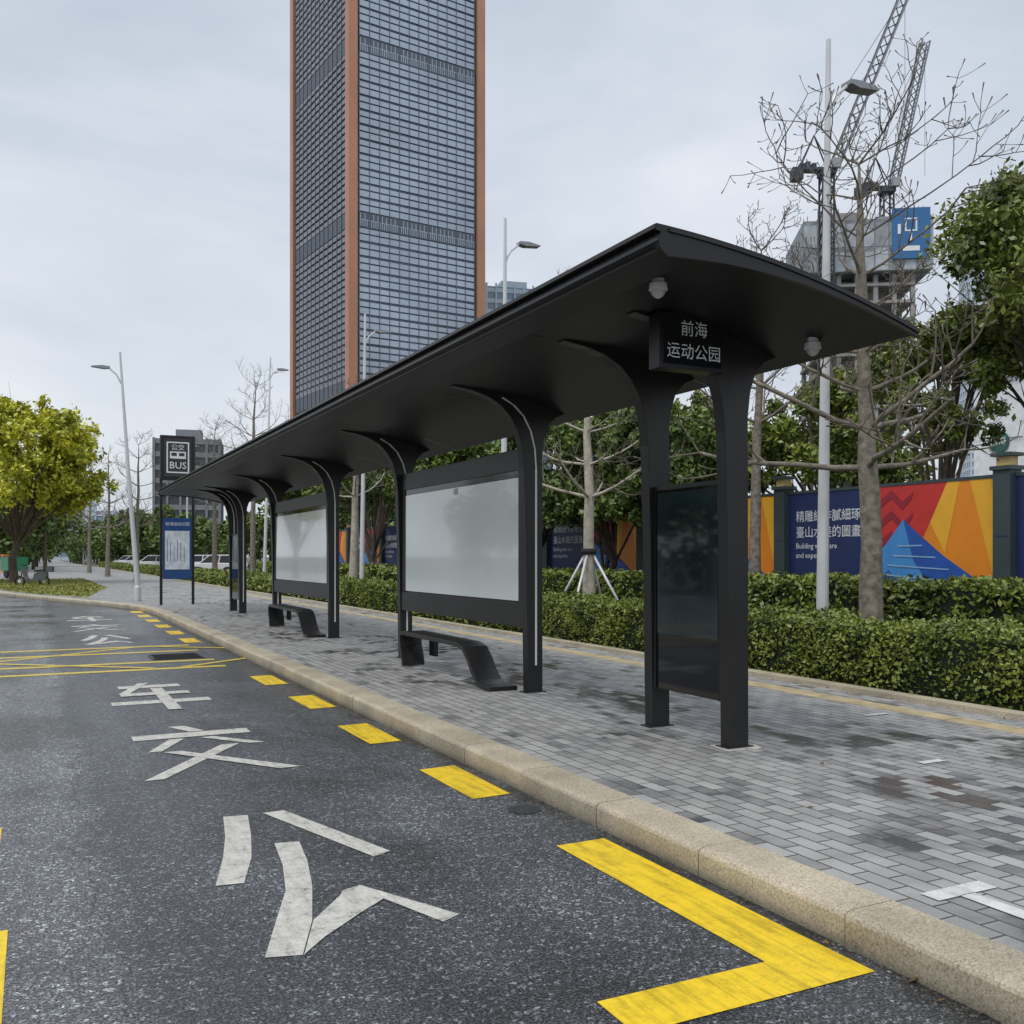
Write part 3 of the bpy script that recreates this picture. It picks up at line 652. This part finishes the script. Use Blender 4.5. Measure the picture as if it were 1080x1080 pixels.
# building under construction
CB=E('building_under_construction',W(200,60)); m4=frameat(200,60.5,-.12)
NET=M('scaffold_netting',(.42,.46,.50),.8,0,.3,.35); NET2=M('scaffold_netting_grey',(.30,.32,.35),.8,0,.3,.5); b=MB()
z=0
while z<61: b.box(3,22.5,0,20,z,z+.6,CONC,m4); z+=3.6
for i in range(6):
    for j in (0.3,10,19): x=3.3+i*3.7; b.box(x,x+.9,j,j+.8,.5,60,CONC,m4)
b.box(7,18,5,15,0,60,CONC,m4); b.build('concrete_frame',CB)
b=MB(); b.box(0,25.6,-1.2,21,60.3,71,NET2,m4)
for i in range(9):
    x=i*2.85; b.box(x+.1,x+2.7,-1.30,-1.205,60.5,64.3+(i%2)*.6,NET if i%3 else NET2,m4); b.box(x+.1,x+2.7,-1.30,-1.205,65.4,70.2+(i*7%3)*.6,NET2 if i%4==1 else NET,m4)
for i in range(10): x=i*2.85; b.box(x-.05,x+.06,-1.5,-1.36,60.0,71.6+(i%3)*.8,CONC,m4)
for zz in (60.3,64.9,70.8): b.box(-.1,25.7,-1.6,-1.51,zz,zz+.12,CONC,m4)
for i in range(12): x=1+i*2.1; b.box(x,x+.15,0,.2,71,72.5+1.2*(i%2),CONC,m4)
b.box(4,13,2,9,71,73.6,CONC,m4); b.build('climbing_formwork',CB)
b=MB(); b.box(17.5,25.0,-1.9,-1.62,62.5,72.8,M('banner_blue',(.03,.14,.34),.5),m4); b.box(19.6,22.9,-1.98,-1.91,64,65.0,TXT,m4)
for (xa,xb,za,zb) in ((20.0,22.4,70.4,70.7),(20.0,20.3,68.3,70.39),(22.1,22.4,68.3,70.39),(20.0,22.4,68.0,68.29),(21.0,21.4,66,67.9),(18.6,19.2,67.5,69.5)): b.box(xa,xb,-1.98,-1.91,za,zb,TXT,m4)
b.build('site_banner',CB)
# tower cranes
CRN=M('crane_steel',(.045,.055,.075),.5,.3); CRW=M('crane_jib_steel',(.17,.18,.20),.5,.2)
def lattice(b,p0,p1,w,seg,mat,r,m4):
    p0=Vector(p0);p1=Vector(p1);t=(p1-p0).normalized(); u=t.cross(Vector((0,1,0))).normalized()*w/2; v=Vector((0,1,0))*w/2
    cs=[u+v,u-v,-u-v,-u+v]
    for c in cs: b.tube([m4@(p0+c),m4@(p1+c)],r,mat,4)
    for i in range(seg):
        a=p0.lerp(p1,i/seg);e=p0.lerp(p1,(i+1)/seg)
        for k in range(4): b.tube([m4@(a+cs[k]),m4@(e+cs[(k+1)%4])],r*.65,mat,3,False)
def crane(d,lat,z0,zs,jx,jz,name='tower_crane'):
    m4=frameat(d,lat); b=MB()
    lattice(b,(0,0,z0),(0,0,zs),2.2,int((zs-z0)/2.2),CRN,.22,m4)
    b.box(-1.5,1.5,-1.5,1.5,zs,zs+.9,CRN,m4); s=1 if jx>0 else -1
    b.box(min(-s*7.0,s*1.0),max(-s*7.0,s*1.0),-1.1,1.1,zs+.91,zs+1.4,CRN,m4)
    b.box(min(-s*7.0,-s*4.9),max(-s*7.0,-s*4.9),-1.2,1.2,zs-.9,zs+.9,CRN,m4)
    for k in range(3): b.box(min(-s*(2.2+1.2*k),-s*(3.1+1.2*k)),max(-s*(2.2+1.2*k),-s*(3.1+1.2*k)),-.8,.8,zs+1.41,zs+2.3+.3*(k%2),CRN,m4)
    b.box(min(s*.6,s*2.2),max(s*.6,s*2.2),-2.2,-1.15,zs+1.0,zs+2.8,M('cab_grey',(.3,.32,.34),.4),m4)
    top=Vector((-s*2.5,0,zs+8.0))
    for yy in (-1,1): b.tube([m4@Vector((s*.5,yy,zs+1.4)),m4@top],.17,CRN,4); b.tube([m4@Vector((-s*5.5,yy,zs+1.4)),m4@top],.17,CRN,4)
    tip=Vector((jx,0,zs+jz)); lattice(b,(s*1.4,0,zs+1.6),tuple(tip),1.7,18,CRW,.20,m4)
    b.tube([m4@top,m4@tip],.06,CRN,3,False); b.tube([m4@top,m4@(Vector((s*1.4,0,zs+1.6)).lerp(tip,.6))],.06,CRN,3,False)
    b.tube([m4@tip,m4@(tip-Vector((0,0,30)))],.05,CRN,3,False)
    b.build(name,origin=W(d,lat))
crane(190,62.3,0,77,15.5,36); crane(215,84,0,83,8.5,34)
b=MB(); lattice(b,(0,0,0),(0,0,27),1.2,14,WHITEM,.12,frameat(200,-88.5))
for zz in (22,24,26):
    for k in range(6): c=W(200,-88.5); b.box(c.x+1.3*math.cos(k)-.2,c.x+1.3*math.cos(k)+.2,c.y+1.3*math.sin(k)-.2,c.y+1.3*math.sin(k)+.2,zz,zz+1.6,WHITEM)
b.build('telecom_mast')
# ------------------------------------------------------------ vehicles
def car(x,y,yaw,paint,suv=True):
    m4=Matrix.Translation((x,y,.15))@Matrix.Rotation(yaw,4,'Z'); e=E('parked_car',(x,y,.15))
    hh=1.66 if suv else 1.45; b=MB()
    body=[(-2.25,.35),(-2.28,.75),(-2.15,.98),(-.3,1.02),(.9,1.0),(1.9,.88),(2.22,.72),(2.28,.45),(2.2,.28),(1.75,.28),(1.65,.55),(1.4,.68),(1.1,.68),(.85,.55),(.75,.26),(-.85,.26),(-.95,.55),(-1.2,.68),(-1.5,.68),(-1.75,.55),(-1.85,.28)]
    b.prism(body,-.9,.9,'X',paint,m4); b.build('body',e,bevel=.05)
    g=MB(); lo=[(-2.1,.985),(1.05,1.0)]; up=[(-1.75,hh),(.25,hh)]
    vs=[m4@Vector(p) for p in ((-.84,lo[0][0],lo[0][1]),(.84,lo[0][0],lo[0][1]),(.84,lo[1][0],lo[1][1]),(-.84,lo[1][0],lo[1][1]),(-.66,up[0][0],up[0][1]-.05),(.66,up[0][0],up[0][1]-.05),(.66,up[1][0],up[1][1]-.05),(-.66,up[1][0],up[1][1]-.05))]
    g.add(vs,[(0,1,5,4),(1,2,6,5),(2,3,7,6),(3,0,4,7),(4,5,6,7)],GLOSSB); g.build('glasshouse',e)
    r=MB(); r.prism([(-1.85,hh-.10),(-1.7,hh),(.15,hh),(.3,hh-.10)],-.70,.70,'X',paint,m4)
    for s in (-1,1):
        for (ya,yb) in ((1.05,.27),(-.55,-.6),(-2.08,-1.78)): r.tube([m4@Vector((s*.845,ya,1.0)),m4@Vector((s*.665,yb,hh-.04))],.05,paint,5)
    r.build('roof_and_pillars',e)
    w=MB()
    for yy in (1.25,-1.35):
        for s in (-1,1): w.tube([m4@Vector((s*.70,yy,.33)),m4@Vector((s*.905,yy,.33))],.33,BLACKR,18); w.tube([m4@Vector((s*.906,yy,.33)),m4@Vector((s*.92,yy,.33))],.2,WHITEM,12)
    w.build('wheels',e)
    l=MB()
    for s in (-1,1): l.box(s*.72-.14,s*.72+.14,-2.31,-2.27,.72,.9,RED,m4); l.box(s*.66-.16,s*.66+.16,2.2,2.27,.66,.78,LED,m4)
    l.build('lights',e)
CW=M('white_car_paint',(.75,.76,.77),.2,0,.02,coat=.6); CS=M('silver_car_paint',(.35,.36,.37),.25,.5,.02,coat=.6)
car(13.0,78,.9,CW); car(13.6,92,1.2,CW); car(13.5,112,.4,CS,False); car(12.4,150,.8,CW); car(11.0,104,1.1,CW); car(12,134,.9,CW)
# scooter
b=MB(); m4=Matrix.Translation((-.05,55,.155))@Matrix.Rotation(1.15,4,'Z')
def T(*p): return m4@Vector(p)
for yy in (-.62,.62):
    ring=[T(0,yy+.24*math.cos(a),.24+.24*math.sin(a)) for a in np.linspace(0,6.283,17)]; b.tube(ring,.045,BLACKR,6,False); b.tube([T(-.05,yy,.24),T(.05,yy,.24)],.09,WHITEM,10)
SCB=M('scooter_body',(.10,.11,.12),.3,.1,coat=.4)
b.prism([(-.78,.50),(-.70,.30),(-.25,.28),(-.05,.22),(.28,.24),(.40,.55),(.46,.95),(.38,.97),(.26,.5),(.18,.34),(-.08,.34),(-.16,.62),(-.3,.70),(-.75,.72)],-.14,.14,'X',SCB,m4)
b.prism([(-.76,.73),(-.14,.71),(-.16,.79),(-.45,.83),(-.76,.82)],-.13,.13,'X',BLACKR,m4)
b.tube([T(0,.62,.24),T(0,.45,.9),T(0,.40,1.05)],.03,CRN,8); b.tube([T(-.33,.32,1.08),T(0,.4,1.04),T(.33,.32,1.08)],.02,BLACKR,8)
b.box(-.16,.16,-1.05,-.78,.7,1.0,SCB,m4); b.build('motor_scooter')
# green cargo tricycle
b=MB(); m4=Matrix.Translation((-1.35,76,.155))@Matrix.Rotation(.3,4,'Z'); GRN=M('green_paint',(.03,.20,.10),.4)
b.box(-.65,.65,-1.4,.3,.5,1.45,GRN,m4); b.box(-.6,.6,-1.35,.25,1.451,1.5,CRN,m4)
b.prism([(.35,.4),(1.5,.4),(1.6,.9),(1.2,1.0),(.85,1.65),(.35,1.65)],-.45,.45,'X',ORG,m4); b.box(-.46,.46,.4,.8,1.05,1.55,GLOSSB,m4)
for p in ((-.6,-1.0),(.6,-1.0),(0,1.35)): b.tube([T(p[0]-.07,p[1],.28),T(p[0]+.07,p[1],.28)],.28,BLACKR,14)
b.build('cargo_tricycle')
# ------------------------------------------------------------ world & light
w=bpy.data.worlds.new('World'); scene.world=w; w.use_nodes=True; nt=w.node_tree; N=nt.nodes; L=nt.links; bg=N['Background']
sky=N.new('ShaderNodeTexSky'); sky.sky_type='NISHITA'; sky.sun_disc=False
SE,SR=math.radians(58),math.radians(-120)
sky.sun_elevation=SE; sky.sun_rotation=SR; sky.air_density=1.5; sky.dust_density=3
tc=N.new('ShaderNodeTexCoord').outputs['Generated']
mp=N.new('ShaderNodeMapping'); mp.inputs['Scale'].default_value=(1,1,2.6); L.new(tc,mp.inputs['Vector'])
n1=noise(N,L,mp.outputs['Vector'],1.9,6,.55,.4)
cr=ramp(N,[(.32,(4.7,5.2,5.95)),(.5,(5.9,6.3,6.95)),(.70,(7.3,7.5,7.9))]); L.new(n1.outputs['Fac'],cr.inputs['Fac'])
sx=N.new('ShaderNodeSeparateXYZ'); L.new(tc,sx.inputs[0])
gr=ramp(N,[(0,(1.08,1.075,1.06)),(.2,(1.02,1.02,1.02)),(.5,(.92,.94,.96)),(.8,(1.25,1.25,1.22)),(1,(1.35,1.35,1.3))]); L.new(sx.outputs['Z'],gr.inputs['Fac'])
c=mixc(N,L,cr.outputs['Color'],gr.outputs['Color'],1.0,'MULTIPLY'); c=mixc(N,L,sky.outputs['Color'],c,.9)
L.new(c,bg.inputs['Color']); bg.inputs['Strength'].default_value=.122
sun=bpy.data.lights.new('sun','SUN'); sun.energy=1.5; sun.angle=math.radians(20); sun.color=(1,.97,.92)
so=bpy.data.objects.new('sun',sun); scene.collection.objects.link(so)
sd=Vector((math.sin(SR)*math.cos(SE),math.cos(SR)*math.cos(SE),math.sin(SE))); so.rotation_euler=sd.to_track_quat('Z','Y').to_euler()
# ------------------------------------------------------------ camera
cd=bpy.data.cameras.new('camera'); cd.sensor_width=36; cd.lens=1012/1080*36; cd.shift_y=47/1080; cd.clip_end=5000; cd.clip_start=.05
co=bpy.data.objects.new('camera',cd); co.location=(0,0,1.65); co.rotation_euler=(math.pi/2,0,-TH); scene.collection.objects.link(co); scene.camera=co
scene.view_settings.view_transform='Standard'; scene.view_settings.look='None'; scene.view_settings.exposure=0
